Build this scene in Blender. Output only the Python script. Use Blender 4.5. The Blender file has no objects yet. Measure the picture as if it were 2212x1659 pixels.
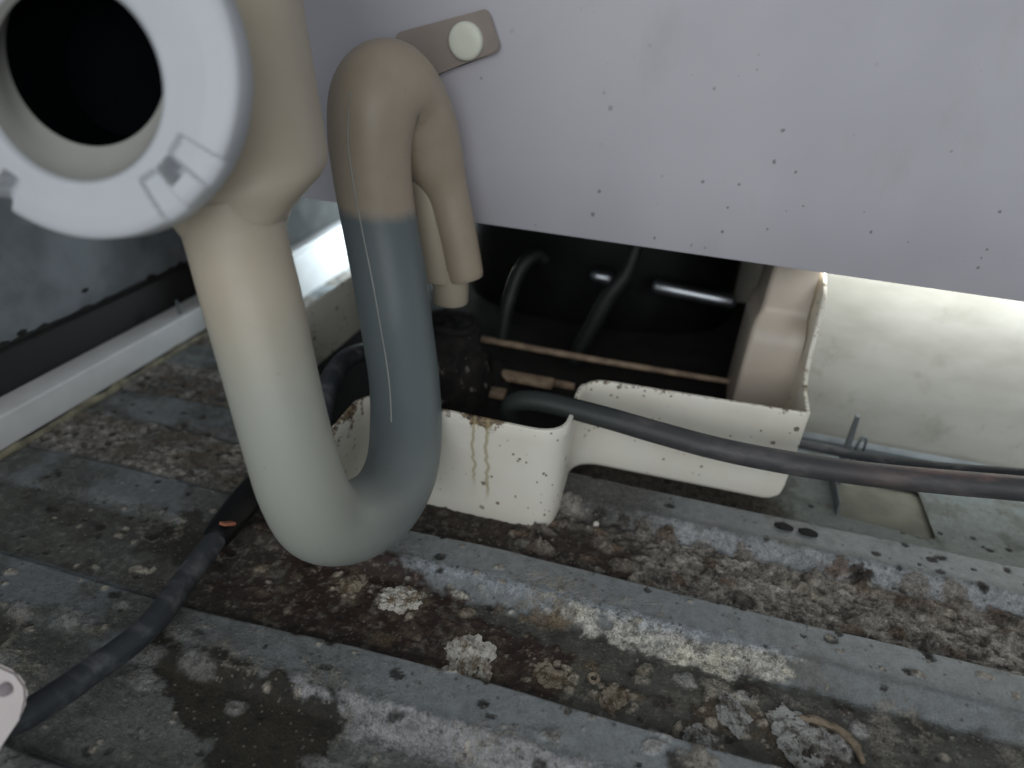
import bpy, bmesh, math, random
import numpy as np
from mathutils import Vector, Matrix

random.seed(7)
scene = bpy.context.scene
COL = scene.collection

# ------------------------------------------------------------------ camera, world, lamps, exposure
cam_d = bpy.data.cameras.new("camera")
cam = bpy.data.objects.new("camera", cam_d)
COL.objects.link(cam)
_p, _y, _r = math.radians(29.248), math.radians(-14.467), math.radians(3.2528)
FW = Vector((math.sin(_y) * math.cos(_p), math.cos(_y) * math.cos(_p), -math.sin(_p)))
_rt = Vector((math.cos(_y), -math.sin(_y), 0))
_up = _rt.cross(FW)
RT = _rt * math.cos(_r) + _up * math.sin(_r)
UP = -_rt * math.sin(_r) + _up * math.cos(_r)
CAM = Vector((0, 0, 0.25))
cam.matrix_world = Matrix(((RT.x, UP.x, -FW.x, CAM.x), (RT.y, UP.y, -FW.y, CAM.y), (RT.z, UP.z, -FW.z, CAM.z), (0, 0, 0, 1)))
cam_d.sensor_width = 36
cam_d.lens = 36 * 1475 / 2212
cam_d.clip_start = 0.01
cam_d.clip_end = 50
cam_d.dof.use_dof = True
cam_d.dof.focus_distance = 0.298
cam_d.dof.aperture_fstop = 5.8
scene.camera = cam

world = bpy.data.worlds.new("World")
scene.world = world
world.use_nodes = True
bg = world.node_tree.nodes["Background"]
bg.inputs[0].default_value = (0.86, 0.95, 1.0, 1)
bg.inputs[1].default_value = 0.26


def area(name, loc, target, sx, sy, power, color):
    d = bpy.data.lights.new(name, 'AREA')
    d.shape = 'RECTANGLE'
    d.size, d.size_y, d.energy, d.color = sx, sy, power, color
    o = bpy.data.objects.new(name, d)
    o.location = loc
    o.rotation_euler = (Vector(target) - Vector(loc)).to_track_quat('-Z', 'Y').to_euler()
    COL.objects.link(o)
    return o


area("room_light", (0.10, -0.52, 0.42), (0.03, 0.34, 0.09), 0.95, 0.50, 3.45, (0.95, 0.98, 1.0))
area("gap_light", (0.316, 0.400, 0.152), (0.316, 0.437, 0.141), 0.46, 0.008, 1.35, (0.96, 0.99, 1.0))
area("side_light", (-0.265, 0.64, 0.070), (-0.337, 0.60, 0.020), 0.14, 0.03, 0.60, (0.76, 0.92, 1.0))

scene.view_settings.view_transform = 'Standard'
scene.view_settings.look = 'None'
scene.view_settings.exposure = 0.10
scene.view_settings.gamma = 1


# ------------------------------------------------------------------ helpers
def tag(o, label=None, cat=None, group=None, kind=None):
    if label: o["label"] = label
    if cat: o["category"] = cat
    if group: o["group"] = group
    if kind: o["kind"] = kind
    return o


def empty(name, loc, label, cat, group=None):
    o = bpy.data.objects.new(name, None)
    o.location = loc
    o.empty_display_size = 0.01
    COL.objects.link(o)
    return tag(o, label, cat, group)


def link(name, me, mat, parent=None, smooth=True, sharp=None):
    if mat is not None:
        me.materials.append(mat)
    if smooth:
        me.polygons.foreach_set("use_smooth", [True] * len(me.polygons))
        if sharp:
            me.set_sharp_from_angle(angle=math.radians(sharp))
    me.update()
    o = bpy.data.objects.new(name, me)
    COL.objects.link(o)
    if parent is not None:
        o.parent = parent
        o.matrix_parent_inverse = Matrix.Translation(-Vector(parent.location))
    return o


def from_bm(name, bm, mat, parent=None, smooth=True, sharp=35):
    bmesh.ops.recalc_face_normals(bm, faces=bm.faces)
    me = bpy.data.meshes.new(name)
    bm.to_mesh(me)
    bm.free()
    return link(name, me, mat, parent, smooth, sharp)


def box_bm(lo, hi, bev=0.0, seg=3, bm=None):
    bm2 = bmesh.new()
    bmesh.ops.create_cube(bm2, size=1)
    lo, hi = Vector(lo), Vector(hi)
    for v in bm2.verts:
        v.co = Vector(((lo[i] + hi[i]) / 2 + v.co[i] * (hi[i] - lo[i])) for i in range(3))
    if bev:
        bmesh.ops.bevel(bm2, geom=bm2.edges[:], offset=bev, segments=seg, profile=0.5, affect='EDGES')
    return bm2


def catmull(pts, n):
    """resample control points (tuples of any length) to n points per span"""
    P = np.array(pts, float)
    P = np.vstack([2 * P[0] - P[1], P, 2 * P[-1] - P[-2]])
    out = []
    for i in range(1, len(P) - 2):
        for k in range(n):
            t = k / n
            a, b, c, d = P[i - 1:i + 3]
            out.append(0.5 * ((2 * b) + (-a + c) * t + (2 * a - 5 * b + 4 * c - d) * t * t + (-a + 3 * b - 3 * c + d) * t ** 3))
    out.append(P[-2])
    return np.array(out)


def frames(path):
    T = np.gradient(path, axis=0)
    T /= np.linalg.norm(T, axis=1)[:, None]
    ref = np.array([0.3, -0.9, 0.2])
    N = []
    v = ref - T[0] * (ref @ T[0])
    v /= np.linalg.norm(v)
    for t in T:
        v = v - t * (v @ t)
        v /= np.linalg.norm(v)
        N.append(v.copy())
    N = np.array(N)
    return T, N, np.cross(T, N)


def tube(name, pts, mat, parent=None, n=10, ring=28, caps=True, rough=0.0, attr=None, round_ends=False):
    """pts: (x,y,z,r[,attr])"""
    R = catmull(pts, n)
    path, rad = R[:, :3], R[:, 3].copy()
    T, N, B = frames(path)
    m = len(path)
    a = np.linspace(0, 2 * math.pi, ring, endpoint=False)
    rng = np.random.default_rng(len(pts) * 31 + int(abs(path[0, 0]) * 1e5))
    V = path[:, None, :] + rad[:, None, None] * (np.cos(a)[None, :, None] * N[:, None, :] + np.sin(a)[None, :, None] * B[:, None, :])
    if rough:
        V += rng.normal(0, rough, V.shape)
    V = V.reshape(-1, 3)
    F = []
    for i in range(m - 1):
        for j in range(ring):
            F.append((i * ring + j, i * ring + (j + 1) % ring, (i + 1) * ring + (j + 1) % ring, (i + 1) * ring + j))
    verts = [tuple(v) for v in V]
    if caps:
        for k, s in ((0, -1), (m - 1, 1)):
            base = k * ring
            prev = [base + j for j in range(ring)]
            if round_ends:
                for q in (0.45, 0.8):
                    off = len(verts)
                    c = path[k] + T[k] * s * rad[k] * 0.7 * math.sin(q * math.pi / 2)
                    sc = math.cos(q * math.pi / 2)
                    for j in range(ring):
                        verts.append(tuple(c + (V[base + j] - path[k]) * sc))
                    for j in range(ring):
                        f = (prev[j], prev[(j + 1) % ring], off + (j + 1) % ring, off + j)
                        F.append(f if s > 0 else f[::-1])
                    prev = [off + j for j in range(ring)]
                c = path[k] + T[k] * s * rad[k] * 0.7
            else:
                c = path[k]
            verts.append(tuple(c))
            ci = len(verts) - 1
            for j in range(ring):
                f = (prev[j], prev[(j + 1) % ring], ci)
                F.append(f if s > 0 else f[::-1])
    me = bpy.data.meshes.new(name)
    me.from_pydata(verts, [], F)
    if attr and R.shape[1] > 4:
        at = me.attributes.new(attr, 'FLOAT', 'POINT')
        vals = np.zeros(len(verts), np.float32)
        vals[:m * ring] = np.repeat(R[:, 4], ring)
        at.data.foreach_set("value", vals)
    o = link(name, me, mat, parent, True, 50)
    return o


def loft(name, rings, mat, parent=None, cap0=True, cap1=True, sharp=40):
    verts, F = [], []
    n = len(rings[0])
    for r in rings:
        verts += [tuple(p) for p in r]
    for i in range(len(rings) - 1):
        for j in range(n):
            F.append((i * n + j, i * n + (j + 1) % n, (i + 1) * n + (j + 1) % n, (i + 1) * n + j))
    if cap0: F.append(tuple(range(n))[::-1])
    if cap1: F.append(tuple((len(rings) - 1) * n + j for j in range(n)))
    bm = bmesh.new()
    vs = [bm.verts.new(v) for v in verts]
    for f in F:
        bm.faces.new([vs[k] for k in f])
    return from_bm(name, bm, mat, parent, True, sharp)


# numpy gradient noise ---------------------------------------------------------------------------
def gnoise(x, y, seed):
    rng = np.random.default_rng(seed)
    G = rng.uniform(0, 2 * math.pi, (256, 256))
    gx, gy = np.cos(G), np.sin(G)
    x0, y0 = np.floor(x).astype(int), np.floor(y).astype(int)
    fx, fy = x - x0, y - y0
    u, v = fx ** 3 * (fx * (fx * 6 - 15) + 10), fy ** 3 * (fy * (fy * 6 - 15) + 10)
    def d(i, j):
        a, b = (x0 + i) & 255, (y0 + j) & 255
        return gx[a, b] * (fx - i) + gy[a, b] * (fy - j)
    return ((d(0, 0) * (1 - u) + d(1, 0) * u) * (1 - v) + (d(0, 1) * (1 - u) + d(1, 1) * u) * v) * 1.5


def fbm(x, y, scale, seed, oct=4, gain=0.55):
    s, a, t = 0, 1, 0
    for k in range(oct):
        s = s + a * gnoise(x * scale * 2 ** k + 11.3 * k, y * scale * 2 ** k + 7.7 * k, seed + k)
        t += a
        a *= gain
    return s / t * 1.4


def sstep(a, b, x):
    t = np.clip((x - a) / (b - a), 0, 1)
    return t * t * (3 - 2 * t)


# materials --------------------------------------------------------------------------------------
class MatB:
    def __init__(s, name):
        s.m = bpy.data.materials.new(name)
        s.m.use_nodes = True
        s.nt = s.m.node_tree
        s.b = s.nt.nodes["Principled BSDF"]
        s.tc = s.nt.nodes.new("ShaderNodeTexCoord").outputs["Object"]

    def n(s, t, **k):
        nd = s.nt.nodes.new(t)
        for a, v in k.items():
            setattr(nd, a, v)
        return nd

    def set(s, sock, v):
        if hasattr(v, "is_output") or isinstance(v, bpy.types.NodeSocket):
            s.nt.links.new(v, sock)
        elif isinstance(v, (tuple, list)) and len(v) == 3 and sock.type == 'RGBA':
            sock.default_value = (*v, 1)
        else:
            sock.default_value = v

    def noise(s, scale, detail=4, rough=0.55, vec=None, stretch=None):
        nd = s.n("ShaderNodeTexNoise")
        v = vec or s.tc
        if stretch:
            mp = s.n("ShaderNodeMapping")
            s.set(mp.inputs["Vector"], v)
            mp.inputs["Scale"].default_value = stretch
            v = mp.outputs[0]
        s.set(nd.inputs["Vector"], v)
        nd.inputs["Scale"].default_value = scale
        nd.inputs["Detail"].default_value = detail
        nd.inputs["Roughness"].default_value = rough
        return nd.outputs[0]

    def voro(s, scale, vec=None, feature='F1', rnd=1.0):
        nd = s.n("ShaderNodeTexVoronoi", feature=feature)
        s.set(nd.inputs["Vector"], vec or s.tc)
        nd.inputs["Scale"].default_value = scale
        nd.inputs["Randomness"].default_value = rnd
        return nd

    def ramp(s, x, a, b, ca=0.0, cb=1.0):
        nd = s.n("ShaderNodeMapRange", interpolation_type='SMOOTHSTEP')
        s.set(nd.inputs[0], x)
        for i, v in zip((1, 2, 3, 4), (a, b, ca, cb)):
            s.set(nd.inputs[i], v)
        return nd.outputs[0]

    def math(s, op, a, b=0.0):
        nd = s.n("ShaderNodeMath", operation=op)
        s.set(nd.inputs[0], a)
        s.set(nd.inputs[1], b)
        return nd.outputs[0]

    def mix(s, f, a, b, mode='MIX'):
        nd = s.n("ShaderNodeMix", data_type='RGBA', blend_type=mode)
        s.set(nd.inputs[0], f)
        s.set(nd.inputs[6], a)
        s.set(nd.inputs[7], b)
        return nd.outputs[2]

    def attr(s, name, out="Fac"):
        nd = s.n("ShaderNodeAttribute", attribute_name=name)
        return nd.outputs[out]

    def bump(s, h, strength=0.3, dist=0.001):
        nd = s.n("ShaderNodeBump")
        nd.inputs["Strength"].default_value = strength
        nd.inputs["Distance"].default_value = dist
        s.set(nd.inputs["Height"], h)
        s.set(s.b.inputs["Normal"], nd.outputs[0])

    def out(s, color, rough=0.5, metal=0.0, spec=None, sss=None):
        s.set(s.b.inputs["Base Color"], color)
        s.set(s.b.inputs["Roughness"], rough)
        s.set(s.b.inputs["Metallic"], metal)
        if spec is not None: s.b.inputs["Specular IOR Level"].default_value = spec
        if sss:
            s.b.inputs["Subsurface Weight"].default_value = sss
            s.b.inputs["Subsurface Radius"].default_value = (1.0, 0.8, 0.55)
            s.b.inputs["Subsurface Scale"].default_value = 0.006
        return s.m

    def sep(s, v=None):
        nd = s.n("ShaderNodeSeparateXYZ")
        s.set(nd.inputs[0], v or s.tc)
        return nd.outputs


def mat_plain(name, col, rough=0.5, metal=0.0, vary=0.12, scale=60, spec=None, bump=0.0, sss=None):
    m = MatB(name)
    n = m.noise(scale, 5)
    c = m.mix(m.ramp(n, 0.3, 0.7), tuple(x * (1 - vary) for x in col), tuple(min(1, x * (1 + vary)) for x in col))
    if bump:
        m.bump(m.noise(scale * 6, 4), bump, 0.0006)
    return m.out(c, m.ramp(n, 0.2, 0.8, max(0, rough - 0.06), min(1, rough + 0.08)), metal, spec, sss)


def mat_panel():
    m = MatB("painted_panel")
    soft = m.noise(9, 3)
    c = m.mix(m.ramp(soft, 0.35, 0.7), (0.455, 0.440, 0.480), (0.515, 0.500, 0.540))
    # fly specks: random sparse dots
    xyz = m.sep()
    cb = m.n("ShaderNodeCombineXYZ")
    m.set(cb.inputs[0], xyz[0]); m.set(cb.inputs[1], xyz[2])
    for sc_, lim, keep_lo, r0, r1 in ((58, 0.74, 0.40, 0.008, 0.040), (140, 0.90, 0.46, 0.02, 0.085)):
        v1 = m.n("ShaderNodeTexVoronoi", voronoi_dimensions='2D')
        m.set(v1.inputs["Vector"], cb.outputs[0])
        v1.inputs["Scale"].default_value = sc_
        keep = m.ramp(m.noise(13, 2), keep_lo, keep_lo + 0.1)
        wob = m.math('ADD', v1.outputs["Distance"], m.math('MULTIPLY', m.math('SUBTRACT', m.noise(420, 3), 0.5), 0.16))
        sx = m.sep(v1.outputs["Color"])
        sel = m.math('GREATER_THAN', sx[0], lim)
        rad = m.ramp(sx[1], 0, 1, r0, r1)
        dot = m.math('MULTIPLY', m.ramp(m.math('SUBTRACT', wob, rad), 0.0, 0.045, 0.62, 0), m.math('MULTIPLY', sel, keep))
        low = m.ramp(xyz[2], 0.20, 0.25, 1.0, 0.1)
        c = m.mix(m.math('MULTIPLY', dot, low), c, (0.06, 0.055, 0.055))
    smear = m.ramp(m.noise(26, 5, 0.65, stretch=(1, 1, 0.5)), 0.56, 0.75, 0, 0.30)
    c = m.mix(smear, c, (0.36, 0.34, 0.34))
    m.bump(m.noise(900, 2), 0.05, 0.0003)
    return m.out(c, 0.42)


def mat_backwall():
    m = MatB("stained_white_wall")
    n1 = m.noise(14, 5, 0.6, stretch=(0.45, 1, 1))
    n2 = m.noise(45, 5, 0.65)
    c = m.mix(m.ramp(n1, 0.35, 0.7), (0.245, 0.243, 0.220), (0.150, 0.148, 0.126))
    c = m.mix(m.ramp(n2, 0.56, 0.74, 0, 0.75), c, (0.15, 0.15, 0.125))
    c = m.mix(m.ramp(m.noise(28, 3, 0.5), 0.62, 0.74, 0, 0.75), c, (0.13, 0.125, 0.10))
    return m.out(c, 0.5)


def mat_tray(name="tray_plastic", spots=True):
    m = MatB(name)
    n1 = m.noise(30, 4)
    c = m.mix(m.ramp(n1, 0.3, 0.7), (0.76, 0.72, 0.625), (0.81, 0.775, 0.69))
    xyz = m.sep()
    cb = m.n("ShaderNodeCombineXYZ")
    m.set(cb.inputs[0], m.math('ADD', xyz[0], m.math('MULTIPLY', xyz[1], 0.8))); m.set(cb.inputs[1], xyz[2])
    cl = m.ramp(m.noise(24, 3), 0.42, 0.56)
    for sc_, lim, r0, r1 in ((115, 0.84, 0.02, 0.12), (280, 0.92, 0.05, 0.20)):
        v = m.n("ShaderNodeTexVoronoi", voronoi_dimensions='2D')
        m.set(v.inputs["Vector"], cb.outputs[0])
        v.inputs["Scale"].default_value = sc_
        s = m.sep(v.outputs["Color"])
        wob = m.math('ADD', v.outputs["Distance"], m.math('MULTIPLY', m.math('SUBTRACT', m.noise(800, 3), 0.5), 0.30))
        dot = m.math('MULTIPLY', m.ramp(m.math('SUBTRACT', wob, m.ramp(s[1], 0, 1, r0, r1)), 0.0, 0.08, 0.85, 0), m.math('MULTIPLY', m.math('GREATER_THAN', s[0], lim), cl))
        c = m.mix(dot, c, (0.105, 0.072, 0.04))
    # grime on the rim and dribbles below it (attributes painted on the mesh in the mesh's own space)
    g = m.attr("grime")
    gn = m.noise(170, 6, 0.7)
    gm = m.ramp(m.math('ADD', g, m.math('MULTIPLY', m.math('SUBTRACT', gn, 0.5), 1.5)), 0.45, 0.62)
    c = m.mix(gm, c, m.mix(m.ramp(m.noise(400, 4), 0.4, 0.6), (0.07, 0.045, 0.03), (0.26, 0.19, 0.11)))
    # two runs of dried yellow drip below the chipped rim, in the tray's own coordinates
    wobx = m.math('MULTIPLY', m.math('SUBTRACT', m.noise(70, 3, stretch=(0.01, 0.01, 1)), 0.5), 0.009)
    for x0, w_, zlo in ((-0.0905, 0.0011, 0.020), (-0.0832, 0.0013, 0.012)):
        dx_ = m.math('ABSOLUTE', m.math('SUBTRACT', m.math('ADD', xyz[0], wobx), x0))
        run = m.math('MULTIPLY', m.ramp(dx_, w_ * 0.4, w_, 0.65, 0), m.ramp(xyz[2], zlo, zlo + 0.012, 0, 1))
        run = m.math('MULTIPLY', run, m.math('LESS_THAN', xyz[1], 0.30))
        c = m.mix(run, c, (0.36, 0.29, 0.14))
    halo = m.math('MULTIPLY', m.attr("dribble"), 0.35)
    c = m.mix(halo, c, (0.50, 0.44, 0.28))
    m.bump(m.noise(420, 4), 0.10, 0.0006)
    return m.out(c, 0.42, sss=0.12)


def mat_trap():
    """yellowed translucent plastic, dirty water standing inside up to one level"""
    m = MatB("trap_plastic")
    z = m.sep()[2]
    w = m.attr("murk")
    n = m.noise(40, 4)
    w1 = m.math("MINIMUM", w, 1.0)
    dry = m.mix(m.ramp(n, 0.3, 0.7), m.mix(w1, (0.43, 0.37, 0.285), (0.365, 0.298, 0.225)), m.mix(w1, (0.465, 0.405, 0.32), (0.40, 0.33, 0.255)))
    wet = m.mix(m.math("MINIMUM", w, 1.0), (0.372, 0.374, 0.322), (0.145, 0.170, 0.176))
    zz = m.math('ADD', z, m.math('MULTIPLY', m.math('SUBTRACT', m.noise(60, 3), 0.5), 0.010))
    wet = m.mix(m.ramp(m.noise(55, 5, 0.6, stretch=(1, 1, .5)), 0.4, 0.75, 0, 0.35), wet, m.mix(w, (0.35, 0.355, 0.308), (0.128, 0.154, 0.162)))
    f = m.math('MULTIPLY', m.ramp(zz, m.ramp(w, 0.1, 0.8, 0.120, 0.1530), m.ramp(w, 0.1, 0.8, 0.170, 0.1610), 1, 0), m.math('LESS_THAN', w, 1.5))
    c = m.mix(f, dry, wet)
    c = m.mix(m.ramp(m.voro(110).outputs["Distance"], 0.03, 0.07, 0.35, 0), c, (0.2, 0.17, 0.13))
    m.bump(m.noise(350, 3), 0.05, 0.0005)
    return m.out(c, 0.46, sss=0.45)


def mat_beige(name, a, b, rough=0.45, sss=0.2):
    m = MatB(name)
    n = m.noise(35, 4)
    c = m.mix(m.ramp(n, 0.3, 0.7), a, b)
    m.bump(m.noise(350, 3), 0.05, 0.0005)
    return m.out(c, rough, sss=sss)


def mat_cable(name, base, scuff, pink=None):
    m = MatB(name)
    n = m.noise(90, 6, 0.65, stretch=(0.35, 1, 1))
    c = m.mix(m.ramp(n, 0.45, 0.75), base, scuff)
    if pink:
        x = m.sep()[0]
        f = m.math('MULTIPLY', m.ramp(x, 0.07, 0.20), m.ramp(m.noise(70, 5, stretch=(.3, 1, 1)), 0.42, 0.6))
        c = m.mix(f, c, pink)
    if pink:
        c = m.mix(m.ramp(m.sep()[0], -0.055, 0.01, 1, 0), c, (0.020, 0.027, 0.024))
    m.bump(m.noise(500, 4), 0.25, 0.0006)
    return m.out(c, 0.55)


def mat_floor():
    m = MatB("corroded_zinc")
    c = m.attr("tone", "Color")
    crust = m.attr("crust")
    f1 = m.noise(900, 4, 0.7)
    f2 = m.noise(260, 5, 0.65)
    amp = m.math('ADD', m.math('MULTIPLY', crust, 0.30), 0.12)
    f3 = m.noise(1700, 3, 0.7)
    k = m.math('ADD', 1.0, m.math('MULTIPLY', amp, m.math('ADD', m.math('ADD', m.ramp(f1, 0.3, 0.7, -1, 1), m.ramp(f2, 0.3, 0.7, -1, 1)), m.ramp(f3, 0.3, 0.7, -0.7, 0.7))))
    mul = m.n("ShaderNodeVectorMath", operation='SCALE')
    m.set(mul.inputs[0], c)
    m.set(mul.inputs[3], k)
    col = mul.outputs[0]
    # fine crumbs of pale scale in the crusted zones
    v = m.voro(520)
    sel = m.math('GREATER_THAN', m.sep(v.outputs["Color"])[0], 0.80)
    cr = m.math('MULTIPLY', m.math('MULTIPLY', m.ramp(v.outputs["Distance"], 0.25, 0.42, 1, 0), sel), crust)
    col = m.mix(m.math('MULTIPLY', cr, 0.55), col, (0.33, 0.30, 0.25))
    ve = m.voro(300, feature='DISTANCE_TO_EDGE')
    rimm = m.math('MULTIPLY', m.ramp(ve.outputs["Distance"], 0.02, 0.10, 1, 0), m.math('MULTIPLY', m.ramp(crust, 0.70, 0.95), m.ramp(m.noise(130, 3), 0.48, 0.6)))
    col = m.mix(m.math('MULTIPLY', rimm, 0.35), col, (0.36, 0.33, 0.28))
    v2 = m.voro(330)
    sel2 = m.math('GREATER_THAN', m.sep(v2.outputs["Color"])[1], 0.86)
    cr2 = m.math('MULTIPLY', m.ramp(v2.outputs["Distance"], 0.18, 0.36, 1, 0), sel2)
    col = m.mix(m.math('MULTIPLY', cr2, 0.6), col, (0.035, 0.03, 0.026))
    h = m.math('ADD', m.math('MULTIPLY', m.noise(620, 6, 0.75), m.math('ADD', m.math('MULTIPLY', crust, 1.0), 0.12)), m.math('MULTIPLY', cr, 0.35))
    m.bump(h, 0.75, 0.0022)
    return m.out(col, m.ramp(crust, 0, 1, 0.34, 0.90), 0.0, 0.5)


def mat_crust(name="mineral_crust", lo=(0.24, 0.18, 0.12), hi=(0.74, 0.70, 0.63)):
    m = MatB(name)
    n = m.noise(130, 6, 0.75)
    c = m.mix(m.ramp(n, 0.40, 0.56), lo, hi)
    c = m.mix(m.ramp(m.noise(330, 5, 0.75), 0.57, 0.64), c, (0.07, 0.052, 0.038))
    m.bump(m.noise(420, 6, 0.75), 0.9, 0.0025)
    return m.out(c, 0.9)


M = dict(
    panel=mat_panel(), back=mat_backwall(), tray=mat_tray(), trap=mat_trap(), floor=mat_floor(), crust=mat_crust(), scale=mat_crust("grey_scale", (0.13, 0.115, 0.095), (0.50, 0.495, 0.48)), tan=mat_crust("tan_crust", (0.13, 0.09, 0.055), (0.40, 0.335, 0.25)),
    beige=mat_beige("hopper_plastic", (0.405, 0.345, 0.265), (0.44, 0.38, 0.297)),
    tab=mat_beige("tab_plastic", (0.285, 0.238, 0.212), (0.32, 0.27, 0.24)),
    flange=mat_beige("white_plastic", (0.47, 0.485, 0.51), (0.50, 0.515, 0.54), 0.42, 0.15),
    bore=mat_plain("bore_shade", (0.0022, 0.003, 0.0036), 0.95, spec=0.0),
    ring=mat_beige("collar_plastic", (0.36, 0.35, 0.32), (0.41, 0.40, 0.37), 0.4),
    pin=mat_beige("pin_plastic", (0.70, 0.71, 0.60), (0.74, 0.75, 0.65), 0.4),
    seam=mat_plain("seam_plastic", (0.33, 0.33, 0.30), 0.45),
    cable=mat_cable("black_cable", (0.030, 0.034, 0.040), (0.115, 0.117, 0.122)),
    tubing=mat_cable("grey_hose", (0.048, 0.048, 0.051), (0.115, 0.104, 0.106), (0.27, 0.15, 0.125)),
    green=mat_cable("black_rubber", (0.008, 0.012, 0.010), (0.022, 0.030, 0.025)),
    black=mat_plain("black_enamel", (0.006, 0.006, 0.006), 0.45, spec=0.25),
    soot=mat_plain("black_grime", (0.010, 0.008, 0.007), 0.9, bump=0.6, vary=0.5),
    copper=mat_plain("aged_copper", (0.38, 0.275, 0.19), 0.5, 0.0, 0.35, 120),
    steel=mat_plain("highlight_metal", (0.50, 0.53, 0.57), 0.40, 1.0),
    galv=mat_plain("dull_zinc", (0.105, 0.120, 0.128), 0.45, 0.0, 0.2, 90, bump=0.15),
    sidep=mat_plain("grey_side_paint", (0.195, 0.208, 0.225), 0.5, 0.0, 0.3, 24, bump=0.15),
    rail=mat_plain("white_rail_paint", (0.62, 0.605, 0.60), 0.4, 0.0, 0.06, 40),
    dark=mat_plain("dark_gasket", (0.012, 0.0105, 0.010), 0.75, vary=0.35),
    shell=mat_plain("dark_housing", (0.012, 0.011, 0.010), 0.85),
    orange=mat_plain("orange_mark", (0.33, 0.12, 0.065), 0.6, 0, 0.3, 300),
    pellet=mat_plain("black_pellet", (0.012, 0.010, 0.009), 0.8, 0, 0.4, 400, bump=0.5),
    bead=mat_plain("pale_bead", (0.66, 0.60, 0.55), 0.5),
    clip=mat_beige("pinkish_plastic", (0.52, 0.46, 0.45), (0.58, 0.52, 0.51), 0.4, 0.1),
)

# ------------------------------------------------------------------ the floor: one corrugated, corroded sheet
STEP = 0.0009
gx = np.arange(-0.46, 0.48, STEP)
gy = np.arange(0.03, 0.80, STEP)
# coarser far away (mostly hidden behind the panel)
gy = np.concatenate([gy[gy < 0.47], np.arange(0.47, 0.80, 0.004)])
X, Y = np.meshgrid(gx, gy)
PER, FAR0 = 0.0752, 0.177
wav = 0.0012 * gnoise(X * 9, Y * 3, 5)
u = (Y + wav - FAR0) / PER
fr = u - np.floor(u)                     # 0 just past the far edge .. 1 next far edge
RIBH = 0.0100
top = sstep(0.58, 0.70, fr)
fall = 1 - sstep(0.965, 1.0, fr)
rib = np.where(fr > 0.5, np.minimum(top, fall), 1 - sstep(-0.02, 0.02, fr))
rib = np.clip(rib, 0, 1)
flat = sstep(0.330, 0.336, Y + wav) * sstep(-0.06, -0.045, X)       # smooth flat part at the right back
rib = rib * (1 - flat)
front = 1 - sstep(0.10, 0.115, Y)
lowl = (0.30 + 0.70 * sstep(-0.24, -0.05, X)) * (0.25 + 0.75 * sstep(-0.365, -0.31, X))
H = rib * RIBH * lowl + flat * 0.0006
Yn = Y + 1.6 * H
nz = lambda s, sd, o=4: fbm(X, Yn, s, sd, o)
n20, n60, n150, n400 = nz(20, 1), nz(60, 20, 5), nz(150, 40, 4), nz(400, 60, 3)

metal = np.stack([0.145 + 0 * X, 0.158 + 0 * X, 0.164 + 0 * X], -1)
metal *= (1 + 0.16 * n60 + 0.10 * n150)[..., None]
COLR = metal.copy()
CR = 0.12 + 0.08 * n60


def blend(mask, col, crust=None, var=0.0, nzv=None):
    global COLR, CR
    mk = np.clip(mask, 0, 1)[..., None]
    c = np.array(col)[None, None, :] * np.ones_like(COLR)
    if var:
        c = c * (1 + var * (n150 if nzv is None else nzv))[..., None]
    COLR = COLR * (1 - mk) + c * mk
    if crust is not None:
        CR = CR * (1 - mk[..., 0]) + crust * mk[..., 0]


# general film of khaki dirt on the metal
blend(sstep(-0.1, 0.5, n20 + 0.3 * n60) * 0.6, (0.120, 0.114, 0.092), 0.3, 0.2)
chan = (1 - sstep(0.54, 0.62, fr + 0.05 * n60)) * sstep(0.0, 0.02, fr) * (1 - flat)
# far-left / centre channels: grey brown crust everywhere
right = sstep(-0.10, 0.02, X + 0.03 * n20)
ch2 = chan * sstep(0.25, 0.256, Y)
ch1 = chan * sstep(0.176, 0.18, Y) * (1 - sstep(0.25, 0.256, Y))
ch0 = chan * (1 - sstep(0.172, 0.178, Y))
# crust layer 2
lump = np.abs(fbm(X * 0.75, Yn, 95, 77, 4))
grit = fbm(X * 0.8, Yn, 230, 131, 4, 0.7)
blend(ch2 * 0.95, (0.195, 0.174, 0.154), 1.0, 0.30)
blend(ch2 * sstep(0.05, 0.22, n60 + 0.5 * grit) * 0.85, (0.31, 0.288, 0.258), 1.0, 0.25)
blend(ch2 * sstep(0.16, 0.30, grit + 0.3 * n60) * 0.8, (0.42, 0.395, 0.345), 1.0, 0.25)
blend(ch2 * sstep(0.14, 0.30, -grit - 0.4 * n60) * 0.85, (0.055, 0.042, 0.034), 1.0, 0.3)
rim_l = np.exp(-((lump - 0.30) / 0.035) ** 2)
blend(ch2 * rim_l * 0.55, (0.29, 0.265, 0.225), 1.0, 0.2)
brown_e = ch2 * sstep(0.04, 0.16, X) * sstep(0.28, 0.296, Y + 0.004 * n60)
blend(brown_e * 0.7, (0.15, 0.108, 0.08), 1.0, 0.3)
H += ch2 * (0.0014 + 0.0010 * lump + 0.0008 * n150 + 0.0012 * grit)
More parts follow.
